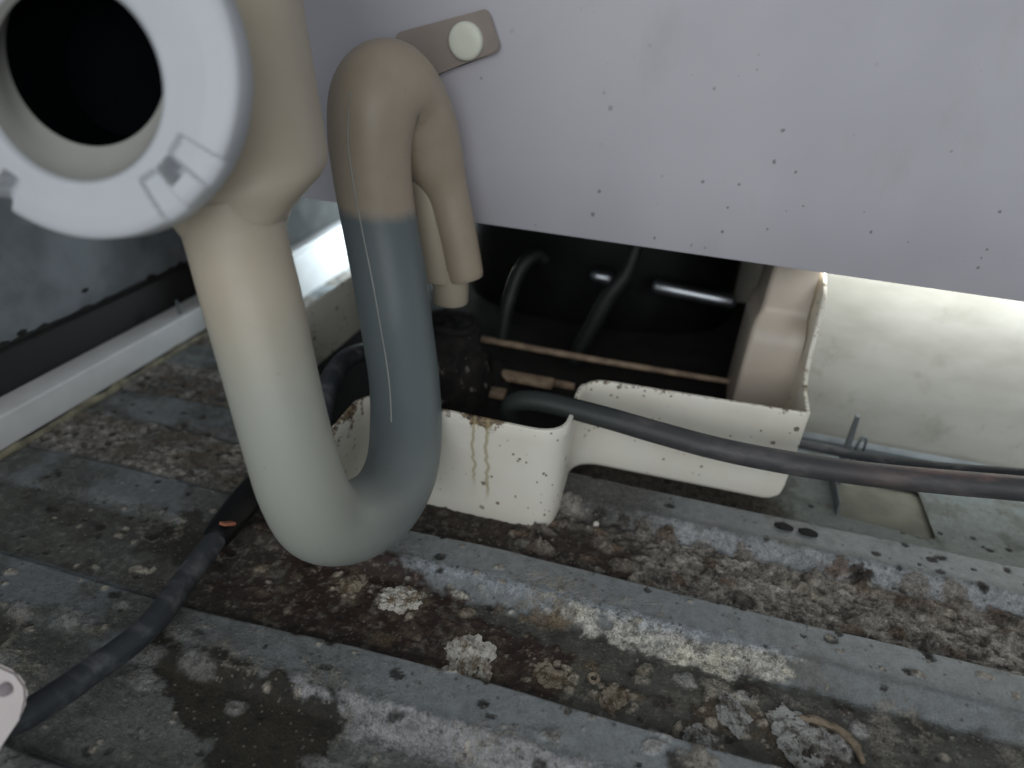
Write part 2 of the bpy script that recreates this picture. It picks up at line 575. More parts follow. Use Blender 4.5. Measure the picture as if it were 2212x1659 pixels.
# front channel 1: olive film right, dark red-brown wet stain left
blend(ch1 * 0.9, (0.068, 0.065, 0.052), 0.45, 0.25)
blend(ch1 * sstep(0.2, 0.42, grit + 0.3 * n20) * 0.6, (0.13, 0.122, 0.10), 0.8, 0.2)
blend(ch1 * sstep(0.1, 0.35, -n60 + 0.3 * grit) * 0.6, (0.036, 0.032, 0.025), 0.6, 0.3)
blend(ch1 * sstep(0.10, 0.35, n60 + 0.4 * n20) * sstep(0.0, 0.06, X), (0.17, 0.158, 0.135), 0.9, 0.25)
st = np.minimum(np.minimum(0.234 - 0.28 * (X + 0.12) - Y, -0.020 - X), X + 0.207) + 0.008 * n20 + 0.010 * n60 + 0.005 * n150
stain = sstep(-0.0014, 0.0028, st) * sstep(0.174, 0.179, Y + 0.002 * n60) * (1 - sstep(0.245, 0.25, Y))
blend(stain * 0.97, (0.025, 0.0105, 0.0065), 0.40, 0.45)
blend(stain * sstep(0.4, 0.65, n150 + 0.4 * n60) * 0.8, (0.065, 0.042, 0.028), 0.9, 0.4)
tanp = stain * sstep(0.02, 0.16, n60 + 0.6 * grit - 0.10 + 1.8 * np.clip(-0.145 - X, -0.1, 0.1))
blend(tanp * 0.28, (0.062, 0.042, 0.026), 0.5, 0.3)
blend(stain * sstep(0.32, 0.44, grit + 0.2 * n150) * 0.8, (0.15, 0.110, 0.075), 0.9, 0.3)
H += stain * 0.0008 * (n150 + lump)
st2 = np.minimum(np.minimum(0.2825 - 0.05 * (X + 0.06) - Y, -0.002 - X), X + 0.125) + 0.008 * n60 + 0.005 * n150 + 0.006 * n20
st2 = sstep(-0.001, 0.0015, st2)
blend(st2 * ch2 * 0.95, (0.030, 0.019, 0.014), 0.6, 0.45)
blend(st2 * ch2 * sstep(0.2, 0.35, grit) * 0.6, (0.085, 0.055, 0.038), 0.9, 0.3)
# front channel 0
blend(ch0 * 0.75, (0.105, 0.106, 0.095), 0.5, 0.22)
ol = np.minimum(np.minimum(0.1535 - Y, Y - (0.146 - 0.51 * (X + 0.194))), -0.100 - X) + 0.007 * n20 + 0.009 * n60 + 0.004 * n150
olm = sstep(-0.0012, 0.0018, ol)
wh0 = sstep(0.08, 0.30, n60 + 0.3 * n150) * sstep(-0.02, 0.06, X) * (1 - sstep(0.15, 0.165, Y))
blend(wh0 * sstep(-0.25, 0.1, grit) * 0.9, (0.37, 0.36, 0.34), 1.0, 0.25)
H += wh0 * 0.0016 * (1 + n150)
br0 = sstep(0.05, 0.3, -n60 + 0.5 * n20) * sstep(-0.03, 0.03, X) * (1 - sstep(0.15, 0.165, Y))
blend(br0 * 0.75, (0.085, 0.070, 0.052), 0.9, 0.3)
# white bloom on the near slopes of the ribs
slope = np.exp(-((fr - 0.625 + 0.03 * n60) / 0.075) ** 2) * (1 - flat)
ribA = sstep(0.20, 0.215, Y) * (1 - sstep(0.25, 0.26, Y))
wA = slope * (0.75 + 0.9 * n60 + 0.5 * n20) * ribA * sstep(-0.12, -0.07, X + 0.02 * n20) * (1 - sstep(0.055, 0.085, X))
wx = 0.35 + 0.65 * sstep(-0.03, -0.005, X + 0.01 * n60)
wm = sstep(0.26, 0.50, wA * wx + 0.26 * n150 + 0.28 * grit)
blend(wm * 0.95 * (wA > 0.02), (0.52, 0.495, 0.445), 1.0, 0.25)
blend(wm * (wA > 0.02) * sstep(0.10, 0.3, -grit) * 0.8, (0.16, 0.145, 0.115), 1.0, 0.25)
blend(wm * (wA > 0.3) * sstep(0.25, 0.36, n60 + 0.4 * n20) * 0.9, (0.58, 0.55, 0.45), 1.0, 0.1)
H += sstep(0.3, 0.6, wA) * 0.0010 * (1 + n150 + grit)
frost = np.exp(-((fr - 0.70 - 0.03 * n20) / 0.06) ** 2) * ribA * sstep(-0.125, -0.10, X) * (1 - sstep(0.06, 0.09, X)) * (0.8 + 0.6 * n60)
blend(sstep(0.30, 0.75, frost + 0.22 * grit + 0.12 * n150) * 0.7 * (frost > 0.02), (0.36, 0.39, 0.425), 0.8, 0.15)
ribC = (1 - sstep(0.178, 0.182, Y)) * sstep(0.12, 0.135, Y)
wC = np.exp(-((fr - 0.62) / 0.085) ** 2) * ribC * sstep(-0.20, -0.12, X + 0.03 * n20) * (1 - sstep(0.03, 0.07, X))
blend(sstep(0.22, 0.65, wC + 0.30 * n150 + 0.3 * grit) * 0.75 * (wC > 0.02), (0.34, 0.33, 0.335), 0.9, 0.25)
ribB = sstep(0.27, 0.29, Y) * (1 - sstep(0.33, 0.335, Y))
wB = np.exp(-((fr - 0.62) / 0.06) ** 2) * ribB * sstep(-0.03, 0.0, X)
blend(sstep(0.22, 0.6, wB + 0.30 * n150 + 0.2 * grit) * 0.75 * (wB > 0.02), (0.35, 0.36, 0.37), 0.7, 0.2)
# bluish bare zinc on the rib tops, with sheen and crest highlights painted in
bare = sstep(0.70, 0.76, fr) * (1 - flat) * sstep(-0.2, -0.1, X + 0.06 * n20) * sstep(-0.5, 0.2, n60 + 0.5)
blend(bare * 0.7, (0.222, 0.238, 0.246), 0.06, 0.16)
pale = np.exp(-((fr - 0.965) / 0.018) ** 2) * (1 - flat)
blend(pale * 0.45 * sstep(-0.1, 0.25, n60), (0.30, 0.32, 0.34), 0.1, 0.1)
# flat part right: grey green, a little grime
blend(flat * 0.85, (0.122, 0.143, 0.139), 0.08, 0.10)
blend(flat * sstep(0.15, 0.45, n20 + 0.4 * n60) * 0.7, (0.085, 0.087, 0.074), 0.5, 0.2)
gm = flat * np.exp(-((Y - 0.343) / 0.012) ** 2) * (1 - sstep(0.06, 0.10, X))
blend(sstep(0.25, 0.6, gm + 0.3 * n60), (0.085, 0.075, 0.060), 0.8, 0.3)
# left and front left: dull dirt film, also darkened for the phone's shade
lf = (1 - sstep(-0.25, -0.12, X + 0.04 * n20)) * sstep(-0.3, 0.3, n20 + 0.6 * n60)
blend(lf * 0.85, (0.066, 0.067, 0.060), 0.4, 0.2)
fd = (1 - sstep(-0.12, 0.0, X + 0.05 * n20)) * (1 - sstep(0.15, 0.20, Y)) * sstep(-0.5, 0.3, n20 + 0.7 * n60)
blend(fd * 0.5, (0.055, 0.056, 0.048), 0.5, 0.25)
blend(sstep(0.15, 0.4, grit + 0.5 * n60) * (1 - sstep(-0.1, 0.05, X)) * 0.35, (0.19, 0.185, 0.165), 0.7, 0.2)
lb = (1 - sstep(-0.20, -0.17, X)) * sstep(0.25, 0.27, Y + 0.01 * n60) * sstep(-0.2, 0.25, n60 + 0.3 * n20)
blend(lb * chan * 0.8, (0.095, 0.072, 0.052), 0.9, 0.3)
# dark olive puddle mark, front left
blend(olm * 0.97, (0.0160, 0.0130, 0.0080), 0.55, 0.35)
blend(olm * sstep(0.003, 0.010, ol + 0.006 * n60) * 0.5, (0.032, 0.027, 0.016), 0.5, 0.3)
edge = np.exp(-((ol + 0.0022) / 0.0016) ** 2) * sstep(0.0, 0.3, n60 + 0.3 * n20)
blend(edge * 0.6, (0.20, 0.18, 0.14), 0.9, 0.3)
# second dark patch beside the cable grip
dp = sstep(-0.002, 0.003, 0.017 - np.hypot((X + 0.222) * 0.8, Y - 0.213) + 0.010 * n60 + 0.006 * n20)
blend(dp * 0.9, (0.026, 0.022, 0.016), 0.5, 0.3)
dp = sstep(-0.002, 0.003, 0.020 - np.hypot((X + 0.275) * 0.9, Y - 0.135) + 0.006 * n60 + 0.004 * n20)
blend(dp * 0.8, (0.040, 0.037, 0.028), 0.6, 0.3)
dr_ = np.exp(-((0.021 - np.hypot((X + 0.275) * 0.9, Y - 0.135) + 0.006 * n60 + 0.004 * n20) / 0.0018) ** 2)
blend(dr_ * 0.6, (0.21, 0.185, 0.14), 0.95, 0.3)
H += dr_ * 0.0012
# under the tray the colour turns dark brown
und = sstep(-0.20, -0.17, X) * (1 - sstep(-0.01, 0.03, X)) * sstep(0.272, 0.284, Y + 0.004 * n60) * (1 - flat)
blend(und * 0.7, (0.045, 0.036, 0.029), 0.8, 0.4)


def idx(x, y):
    return int(round((x - gx[0]) / STEP)), int(round((y - gy[0]) / STEP))


rng = np.random.default_rng(3)
nbig = fbm(X, Y, 105, 91, 3)


def spot(x, y, r, col, h, ring=0.0, crust=0.9, strength=1.0, el=1.0, soft=0.25):
    i, j = idx(x, y)
    w = int(r * 2.2 / STEP) + 2
    i0, i1, j0, j1 = max(i - w, 0), min(i + w, len(gx)), max(j - w, 0), min(j + w, len(gy))
    if i1 <= i0 or j1 <= j0: return
    xs, ys = X[j0:j1, i0:i1] - x, Y[j0:j1, i0:i1] - y
    d = np.hypot(xs / el, ys) / r + 0.55 * n150[j0:j1, i0:i1] + 0.30 * n400[j0:j1, i0:i1] + 0.35 * n60[j0:j1, i0:i1] + (0.5 * nbig[j0:j1, i0:i1] if r > 0.002 else 0)
    mk = (1 - sstep(1 - soft, 1 + soft * 0.5, d)) * strength
    H[j0:j1, i0:i1] += mk * h * (1.0 + 0.8 * n400[j0:j1, i0:i1])
    if ring:
        mk = np.exp(-((d - 0.85) / ring) ** 2) * strength
    c = np.array(col) * (1 + 0.3 * n400[j0:j1, i0:i1] + 0.2 * n150[j0:j1, i0:i1])[..., None]
    COLR[j0:j1, i0:i1] = COLR[j0:j1, i0:i1] * (1 - mk[..., None]) + c * mk[..., None]
    CR[j0:j1, i0:i1] = CR[j0:j1, i0:i1] * (1 - mk) + crust * mk


# pits, droplets and crumbs
for k in range(520):
    x, y = rng.uniform(-0.36, 0.26), rng.uniform(0.06, 0.36)
    spot(x, y, rng.uniform(0.0008, 0.0022), (0.022, 0.019, 0.016), -0.0006, el=rng.uniform(0.8, 1.6), strength=0.85)
for k in range(330):
    x, y = rng.uniform(-0.30, 0.26), rng.uniform(0.06, 0.30)
    i_, j_ = idx(x, y)
    if stain[j_, i_] > 0.5 and rng.uniform() < 0.7:
        continue
    spot(x, y, 0.0005 + rng.exponential(0.00055), (0.36, 0.32, 0.26), 0.0010, el=rng.uniform(0.8, 1.8), strength=0.8)
for k in range(60):
    x, y = rng.uniform(-0.26, 0.26), rng.uniform(0.06, 0.17)
    spot(x, y, rng.uniform(0.003, 0.007), (0.26, 0.255, 0.24), 0.0012, el=rng.uniform(1, 2), strength=rng.uniform(0.3, 0.75), soft=0.4)
for k in range(150):
    x, y = rng.uniform(-0.06, 0.26), rng.uniform(0.256, 0.300)
    c = random.choice([(0.27, 0.25, 0.22), (0.21, 0.18, 0.15), (0.06, 0.048, 0.04), (0.15, 0.10, 0.07)])
    spot(x, y, rng.uniform(0.002, 0.005), c, 0.0018, el=rng.uniform(1, 1.7), strength=0.8)
for k in range(22):
    x, y = rng.uniform(-0.20, 0.02), rng.uniform(0.182, 0.222)
    spot(x, y, rng.uniform(0.0015, 0.0045), random.choice([(0.16, 0.115, 0.07), (0.11, 0.08, 0.055), (0.30, 0.25, 0.18)]), 0.0010, el=rng.uniform(1, 1.8), strength=0.7)
for k in range(26):     # dried rings left by drops
    x, y = rng.uniform(-0.26, 0.24), rng.uniform(0.07, 0.24)
    spot(x, y, rng.uniform(0.004, 0.009), (0.30, 0.27, 0.22), 0.0, ring=0.13, strength=0.55, el=rng.uniform(1, 1.8))

def px_floor(px, py, z=0.004):
    v = RT * ((px - 1106) / 1475) - UP * ((py - 829.5) / 1475) + FW
    p = CAM + v * ((z - CAM.z) / v.z)
    return p.x, p.y


for px, py, r_ in ((1012, 1422, 0.0125), (868, 1288, 0.0095), (1588, 1532, 0.010), (1512, 1588, 0.007), (1735, 1590, 0.0125), (1328, 1497, 0.007), (757, 1250, 0.0085), (1190, 1450, 0.0085)):
    x, y = px_floor(px, py)
    spot(x, y, r_ * 1.0, (0.12, 0.088, 0.058), 0.0004, el=1.2, strength=0.8, soft=0.35)
    for k in range(9):
        a_ = rng.uniform(0, 6.28)
        spot(x + 1.25 * r_ * math.cos(a_), y + 0.9 * r_ * math.sin(a_), rng.uniform(0.0008, 0.0022), (0.40, 0.35, 0.28), 0.0008, strength=0.9)
# grey white scale round the lower right clumps
for k in range(46):
    x, y = rng.uniform(0.01, 0.11), rng.uniform(0.150, 0.215)
    spot(x, y, rng.uniform(0.0015, 0.0055), random.choice([(0.36, 0.35, 0.335), (0.30, 0.27, 0.22), (0.06, 0.05, 0.04)]), 0.0010, el=rng.uniform(1, 1.9), strength=0.85)

# punched opening in the flat part
hx0, hx1, hy0, hy1 = 0.1115, 0.1600, 0.3490, 0.3930
hy0v = 0.3495 - 0.09 * (X - hx0)
inside = (X > hx0 - 0.1 * (hy1 - Y)) & (X < hx1) & (Y > hy0v) & (Y < hy1)
cor = 0.004
dx = np.maximum(np.maximum(hx0 - 0.1 * (hy1 - Y) + cor - X, X - hx1 + cor), 0)
dy = np.maximum(np.maximum(hy0v + cor - Y, Y - hy1 + cor), 0)
inside &= np.hypot(dx, dy) <= cor
H = H + 0.00025 * n150 * CR + 0.00015 * n400 * CR
ny, nx = X.shape
ids = np.arange(nx * ny).reshape(ny, nx)
quads = np.stack([ids[:-1, :-1], ids[:-1, 1:], ids[1:, 1:], ids[1:, :-1]], -1)
cutq = inside[:-1, :-1] & inside[1:, 1:] & inside[:-1, 1:] & inside[1:, :-1]
quads = quads[~cutq].reshape(-1, 4)
me = bpy.data.meshes.new("floor")
nv, nq = nx * ny, len(quads)
me.vertices.add(nv)
me.vertices.foreach_set("co", np.stack([X, Y, H], -1).astype(np.float32).ravel())
me.loops.add(nq * 4)
me.loops.foreach_set("vertex_index", quads.astype(np.int32).ravel())
me.polygons.add(nq)
me.polygons.foreach_set("loop_start", np.arange(0, nq * 4, 4, dtype=np.int32))
me.polygons.foreach_set("loop_total", np.full(nq, 4, np.int32))
me.update(calc_edges=True)
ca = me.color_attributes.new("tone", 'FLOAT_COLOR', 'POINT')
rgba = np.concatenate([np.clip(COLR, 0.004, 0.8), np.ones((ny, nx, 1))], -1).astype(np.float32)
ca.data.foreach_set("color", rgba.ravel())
at = me.attributes.new("crust", 'FLOAT', 'POINT')
at.data.foreach_set("value", np.clip(CR, 0, 1).astype(np.float32).ravel())
me.polygons.foreach_set("use_smooth", np.ones(nq, bool))
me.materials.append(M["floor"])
floor = bpy.data.objects.new("floor", me)
COL.objects.link(floor)
tag(floor, "ribbed grey zinc floor sheet caked with brown rust and pale scale", kind="structure")


def floor_z(x, y):
    i, j = idx(x, y)
    if 0 <= i < nx and 0 <= j < ny and gy[j] < 0.46:
        return float(H[j, i])
    return 0.0


# plate seen through the opening, and the rest of the sheet under everything
low = from_bm("underplate", box_bm((hx0 - 0.03, hy0 - 0.03, -0.008), (hx1 + 0.03, hy1 + 0.03, -0.0026)),
              mat_plain("khaki_plate", (0.120, 0.120, 0.094), 0.55, 0, 0.25, 60), floor)
bm = box_bm((0.1068, 0.3510, 0.0), (0.1080, 0.3920, 0.009), 0.0004)
tab = from_bm("punched_tab", bm, M["galv"], floor)
bm = bmesh.new()   # upright finger of the punched tab, leaning back
prof = [(0.3925, 0.002), (0.3800, 0.002), (0.3850, 0.022), (0.3880, 0.046), (0.3905, 0.047), (0.3925, 0.022)]
a = [bm.verts.new((0.1105, y, z)) for y, z in prof]
b = [bm.verts.new((0.1128, y, z)) for y, z in prof]
bm.faces.new(a); bm.faces.new(b[::-1])
for i in range(len(prof)):
    bm.faces.new((a[i], a[(i + 1) % len(prof)], b[(i + 1) % len(prof)], b[i]))
from_bm("tab_finger", bm, M["galv"], floor, smooth=False)
tube("tab_hook", [(0.1150, 0.386, 0.012, 0.0009), (0.1165, 0.387, 0.030, 0.0009), (0.1185, 0.388, 0.0335, 0.0009), (0.1205, 0.388, 0.030, 0.0009), (0.1205, 0.388, 0.012, 0.0009)], M["galv"], floor, 6, 8)
# raised folded lip along the foot of the back wall
pts = [(0.415, 0.0), (0.415, 0.0105), (0.4165, 0.0125), (0.419, 0.0125), (0.4205, 0.0105), (0.4205, 0.0)]
bm = bmesh.new()
a = [bm.verts.new((0.076, y, z)) for y, z in pts]
b = [bm.verts.new((0.47, y, z)) for y, z in pts]
for i in range(len(pts) - 1):
    bm.faces.new((a[i], a[i + 1], b[i + 1], b[i]))
from_bm("folded_lip", bm, M["galv"], floor)

# ------------------------------------------------------------------ white wall behind, at the right
bm = bmesh.new()
prof = [(0.424, -0.004), (0.4265, 0.006), (0.431, 0.030), (0.4335, 0.070), (0.4355, 0.110), (0.4375, 0.150), (0.4395, 0.26), (0.4395, 0.60), (0.4455, 0.60), (0.4455, -0.004)]
rows = [[bm.verts.new((x, y, z)) for y, z in prof] for x in (0.079, 0.15, 0.3, 0.62)]
for r0, r1 in zip(rows, rows[1:]):
    for i in range(len(prof) - 1):
        bm.faces.new((r0[i], r0[i + 1], r1[i + 1], r1[i]))
bw = from_bm("back_wall", bm, M["back"], None, True, 60)
tag(bw, "greenish white stained wall behind the grey panel at the right", kind="structure")

# ------------------------------------------------------------------ big grey panel above
PY = 0.370
root = empty("cover_panel", (0.05, PY, 0.14), "large grey lavender metal panel with black fly specks over the tray", "panel")
bm = box_bm((-0.375, PY, 0.1385), (0.62, PY + 0.004, 0.62), 0.0009, 2)
bmesh.ops.subdivide_edges(bm, edges=[e for e in bm.edges if e.calc_length() > 0.3], cuts=12, use_grid_fill=True)
sheet = from_bm("sheet", bm, M["panel"], root)
for v in sheet.data.vertices:            # the lower edge droops very slightly to the right
    v.co.z -= (v.co.x + 0.235) * 0.0115 * max(0, 1 - (v.co.z - 0.1385) / 0.3)
from_bm("return_fold", box_bm((-0.372, PY + 0.0042, 0.1465), (0.075, PY + 0.016, 0.1478)), M["shell"], root)

# ------------------------------------------------------------------ dark housing behind the panel; unseen walls and roof added to keep it black
house = empty("shielded_housing", (-0.15, 0.70, 0.0), "dark housing behind the tray under the grey panel, with added light-blocking walls", "housing")
from_bm("shield_rear", box_bm((-0.50, 0.765, 0.0), (0.078, 0.770, 0.62)), M["shell"], house)
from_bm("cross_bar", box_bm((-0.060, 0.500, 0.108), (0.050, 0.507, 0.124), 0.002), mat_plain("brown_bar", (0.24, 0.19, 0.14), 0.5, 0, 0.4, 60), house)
from_bm("shield_top", box_bm((-0.62, PY + 0.006, 0.245), (0.074, 0.764, 0.25)), M["shell"], house)
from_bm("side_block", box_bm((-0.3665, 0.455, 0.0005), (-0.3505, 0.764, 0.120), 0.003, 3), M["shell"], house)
from_bm("shield_side", box_bm((0.0745, 0.43, 0.0005), (0.0782, 0.764, 0.62)), M["shell"], house)
from_bm("shield_side", box_bm((0.0745, PY + 0.006, 0.150), (0.0782, 0.4298, 0.62)), M["shell"], house)

# ------------------------------------------------------------------ left side: grey side panel, gasket, white rail
side = empty("side_panel", (-0.40, 0.3, 0.05), "grimy blue grey side panel at the left behind the white ring", "panel")
bm = box_bm((-0.405, -0.15, 0.0485), (-0.3985, 0.77, 0.62), 0.001, 2)
from_bm("sheet", bm, M["sidep"], side)
bm = bmesh.new()
for k in range(26):       # crumbs of dirt hanging on the lower edge
    y = random.uniform(0.25, 0.55)
    z = 0.0480 + abs(random.gauss(0, 0.0012))
    if random.random() < 0.2: z += random.uniform(0, 0.04)
    r = random.uniform(0.0006, 0.0026)
    m_ = Matrix.Translation((-0.3984, y, z)) @ Matrix.Diagonal((0.35, 2.2, 1, 1))
    bmesh.ops.create_icosphere(bm, subdivisions=1, radius=r, matrix=m_)
d_ = from_bm("dirt_crumbs", bm, M["soot"], side)
d_["kind"] = "stuff"
tube("dirt_line", [(-0.3982, y, 0.0484 + random.uniform(-0.0004, 0.0006), random.uniform(0.0007, 0.0017)) for y in np.linspace(0.0, 0.75, 90)], M["soot"], side, 3, 8)  # dirt strip, also added to cover the sheet's lit lower edge
bm = box_bm((-0.400, -0.15, 0.004), (-0.392, 0.77, 0.0475), 0.001, 2)
gas = from_bm("gasket", bm, M["dark"])
tag(gas, "dark rubber strip in the groove above the white rail", "gasket")
rail = empty("base_rail", (-0.38, 0.3, 0.0), "white painted base rail running back along the left side", "rail")
bm = box_bm((-0.3905, -0.15, 0.0), (-0.370, 0.77, 0.0238), 0.0016, 3)
from_bm("bar", bm, M["rail"], rail)
tube("caulk", [(-0.3685, y, 0.0008 + random.uniform(0, 0.0015), random.uniform(0.0022, 0.0036)) for y in np.linspace(0.1, 0.46, 26)], mat_plain("old_sealant", (0.17, 0.15, 0.10), 0.8, 0, 0.5, 120, bump=0.5), rail, 4, 10)
tube("dirt_line", [(-0.3694, y, 0.0032, 0.0014) for y in np.linspace(0.05, 0.6, 12)], M["soot"], rail, 4, 8)
tube("wire_stub", [(-0.376, 0.405, 0.022, 0.0012), (-0.3765, 0.405, 0.035, 0.0012)], M["galv"], rail, 4, 8)

bar = empty("white_bar", (-0.343, 0.60, 0.0), "short white painted bar glowing in the light behind the U bend", "bar")
from_bm("face", box_bm((-0.3500, 0.470, 0.0005), (-0.3370, 0.764, 0.0425), 0.0012, 2), M["rail"], bar)
from_bm("edge_bead", box_bm((-0.3500, 0.470, 0.0430), (-0.3365, 0.764, 0.0475), 0.0012, 2), M["rail"], bar)

# ------------------------------------------------------------------ the white plastic tray
tray = empty("drip_tray", (-0.05, 0.30, 0.0), "cream plastic drip tray with stepped front wall and grimy rim", "tray")


def fillet_poly(P, n=7):
    """P: list of (x, y, radius, ztop, zbot) -> dense list of (x,y,ztop,zbot)"""
    out = []
    N = len(P)
    for i in range(N):
        x, y, r, zt, zb = P[i]
        p = np.array([x, y]); a = np.array(P[i - 1][:2]); b = np.array(P[(i + 1) % N][:2])
        da, db = (a - p), (b - p)
        la, lb = np.linalg.norm(da), np.linalg.norm(db)
        da, db = da / la, db / lb
        if r <= 0:
            out.append((x, y, zt, zb)); continue
        t = min(r, 0.45 * la, 0.45 * lb)
        for k in range(n + 1):
            s = k / n
            q = (1 - s) ** 2 * (p + da * t) + 2 * s * (1 - s) * p + s * s * (p + db * t)
            out.append((q[0], q[1], zt, zb))
    return out


Pl = [(-0.0425, 0.2775, 0.019, 0.0660, -0.002), (-0.0445, 0.335, 0.016, 0.0685, 0.009), (0.0745, 0.335, 0.0035, 0.0705, 0.0095),
      (0.0755, 0.350, 0, 0.0692, 0.0095), (0.0758, 0.366, 0, 0.0690, 0.0095), (0.0760, 0.376, 0, 0.0755, 0.0095), (0.0763, 0.3815, 0, 0.089, 0.0095), (0.0766, 0.3845, 0, 0.105, 0.0095), (0.0768, 0.391, 0, 0.1165, 0.0095), (0.0768, 0.410, 0, 0.1230, 0.0095),
      (0.0735, 0.428, 0, 0.1290, 0.0095), (0.0735, 0.62, 0.01, 0.12, 0.0095), (-0.240, 0.62, 0.01, 0.066, 0.0095), (-0.240, 0.305, 0.012, 0.066, 0.004),
      (-0.193, 0.300, 0.006, 0.066, 0.003), (-0.190, 0.236, 0.008, 0.064, 0.003), (-0.152, 0.236, 0.010, 0.064, -0.003), (-0.150, 0.2775, 0.010, 0.067, -0.002)]
poly = fillet_poly(Pl)
# densify
dens = []
for i in range(len(poly)):
    a, b = np.array(poly[i]), np.array(poly[(i + 1) % len(poly)])
    L = np.linalg.norm(a[:2] - b[:2])
    k = max(1, int(L / 0.0035)) if a[1] < 0.45 else 1
    for s in range(k):
        dens.append(a + (b - a) * s / k)
dens = np.array(dens)
# winding: make interior on the left
A2 = np.sum(dens[:, 0] * np.roll(dens[:, 1], -1) - np.roll(dens[:, 0], -1) * dens[:, 1])
if A2 < 0: dens = dens[::-1]
nxt, prv = np.roll(dens, -1, 0), np.roll(dens, 1, 0)
tg = (nxt - prv)[:, :2]
tg /= np.linalg.norm(tg, axis=1)[:, None]
inn = np.stack([-tg[:, 1], tg[:, 0]], -1)                    # inward normal
zt, zb = dens[:, 2].copy(), dens[:, 3].copy()
# rounded lower corners seen from the front
def corner(xc, rr, side, ylim):
    for i in range(len(dens)):
        x, y = dens[i, :2]
        if ylim[0] < y < ylim[1]:
            d = (x - (xc - side * rr)) * side
            if 0 < d:
                d = min(d, rr)
                zb[i] += rr - math.sqrt(max(rr * rr - d * d, 0))
corner(-0.0425, 0.007, 1, (0.270, 0.300))
corner(0.0745, 0.012, 1, (0.330, 0.345))
def lip(z0, x0, x1, ys, amp):       # rounded upper corner at the step
    for i in range(len(dens)):
        x, y = dens[i, :2]
        if ys[0] < y < ys[1] and x0 < x < x1:
            s = (x - x0) / (x1 - x0)
            zt[i] -= amp * (1 - math.sqrt(max(0, 1 - (1 - s) ** 2)))
lip(0, -0.0455, -0.036, (0.328, 0.340), 0.005)
TH = 0.0026
nP = len(dens)
prof = []                                                     # (inset, kind, param) outer bottom -> outer top -> inner top -> inner bottom
R_B = 0.004
for q in (0, 0.33, 0.66, 1.0):
    an = q * math.pi / 2
    prof.append((R_B - R_B * math.sin(an), 'b', R_B - R_B * math.cos(an)))
for s in (0.15, 0.3, 0.45, 0.6, 0.75, 0.88):
    prof.append((0, 's', s))
prof += [(0.0, 't', -0.0008), (0.0005, 't', 0.0), (TH - 0.0005, 't', 0.0), (TH, 't', -0.0008)]
for s in (0.7, 0.4):
    prof.append((TH, 's', s))
prof.append((TH, 'b', 0.005))
verts, gr, dr = [], [], []
DRAFT = 0.035
for ins, kd, pv in prof:
    for i in range(nP):
        z = zb[i] + pv if kd == 'b' else (zt[i] + pv if kd == 't' else zb[i] + R_B + (zt[i] - zb[i] - R_B) * pv)
        off = ins + DRAFT * (zt[i] - z)
        x, y = dens[i, 0] + inn[i, 0] * off, dens[i, 1] + inn[i, 1] * off
        verts.append((x, y, z))
        g = 0.0
        dz = zt[i] - z
        e = math.exp(-dz / 0.0075)
        if y < 0.30 and x > -0.149:
            g = e * (0.34 + 0.75 * math.exp(-((x + 0.086) / 0.009) ** 2) + 0.30 * math.exp(-((x + 0.106) / 0.008) ** 2) - 0.15 * (x > -0.075))
        elif y < 0.30 and x <= -0.149:
            g = 0.60 * math.exp(-dz / 0.026)
        elif y < 0.345 and x > -0.05:
            g = e * 0.44
        elif x > 0.06 and y < 0.43:
            g = e * 0.40
        if kd != 't' and ins < 0.002:
            g += 0.34 * math.exp(-(z - zb[i]) / 0.0035) * (y < 0.345)
        gr.append(g)
        dv = 0.0
        if y < 0.30 and x > -0.149 and ins < 0.002:
            for xx, ln, wd in ((-0.0885, 0.050, 0.0011), (-0.0845, 0.042, 0.0014), (-0.0915, 0.03, 0.0008)):
                xs = x + 0.05 * dz * (1 if xx < -0.087 else -0.3) * 1.0 - xx
                if dz < ln:
                    dv = max(dv, math.exp(-(xs / wd) ** 2) * 0.75 * (1 - 0.4 * dz / ln))
        dr.append(dv)
F = []
for r in range(len(prof) - 1):
    for i in range(nP):
        j = (i + 1) % nP
        F.append((r * nP + i, r * nP + j, (r + 1) * nP + j, (r + 1) * nP + i))
from mathutils.geometry import tessellate_polygon
for tri in tessellate_polygon([[Vector((verts[i][0], verts[i][1], 0)) for i in range(nP)]]):
    F.append(tuple(tri))
me = bpy.data.meshes.new("tray_wall")
me.from_pydata(verts, [], F)
for nm, arr in (("grime", gr), ("dribble", dr)):
    at = me.attributes.new(nm, 'FLOAT', 'POINT')
    at.data.foreach_set("value", np.array(arr, np.float32))
tw = link("wall", me, M["tray"], tray, True, 50)
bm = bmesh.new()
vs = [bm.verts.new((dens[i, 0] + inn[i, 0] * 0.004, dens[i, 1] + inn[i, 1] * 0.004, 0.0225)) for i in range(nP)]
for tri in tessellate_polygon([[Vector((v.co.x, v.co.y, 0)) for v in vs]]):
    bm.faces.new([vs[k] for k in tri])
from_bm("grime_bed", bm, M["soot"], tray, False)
# stepped pillar of beige plastic inside, against the right wall
rings = []
for z, fy, x0 in ((0.012, 0.3920, 0.0400), (0.060, 0.3920, 0.0410), (0.080, 0.3922, 0.0415), (0.088, 0.3945, 0.042), (0.0925, 0.400, 0.0435), (0.0945, 0.4045, 0.045), (0.100, 0.4060, 0.046), (0.146, 0.4060, 0.048)):
    c = [(x0 + 0.003, fy), (x0 + 0.0008, fy + 0.0008), (x0, fy + 0.003), (x0, 0.455), (0.0725, 0.455), (0.0725, fy)]
    rings.append([(x, y, z) for x, y in c])
loft("pillar", rings, mat_beige("pillar_beige", (0.50, 0.43, 0.36), (0.56, 0.485, 0.41), 0.42, 0.1), tray, sharp=55)

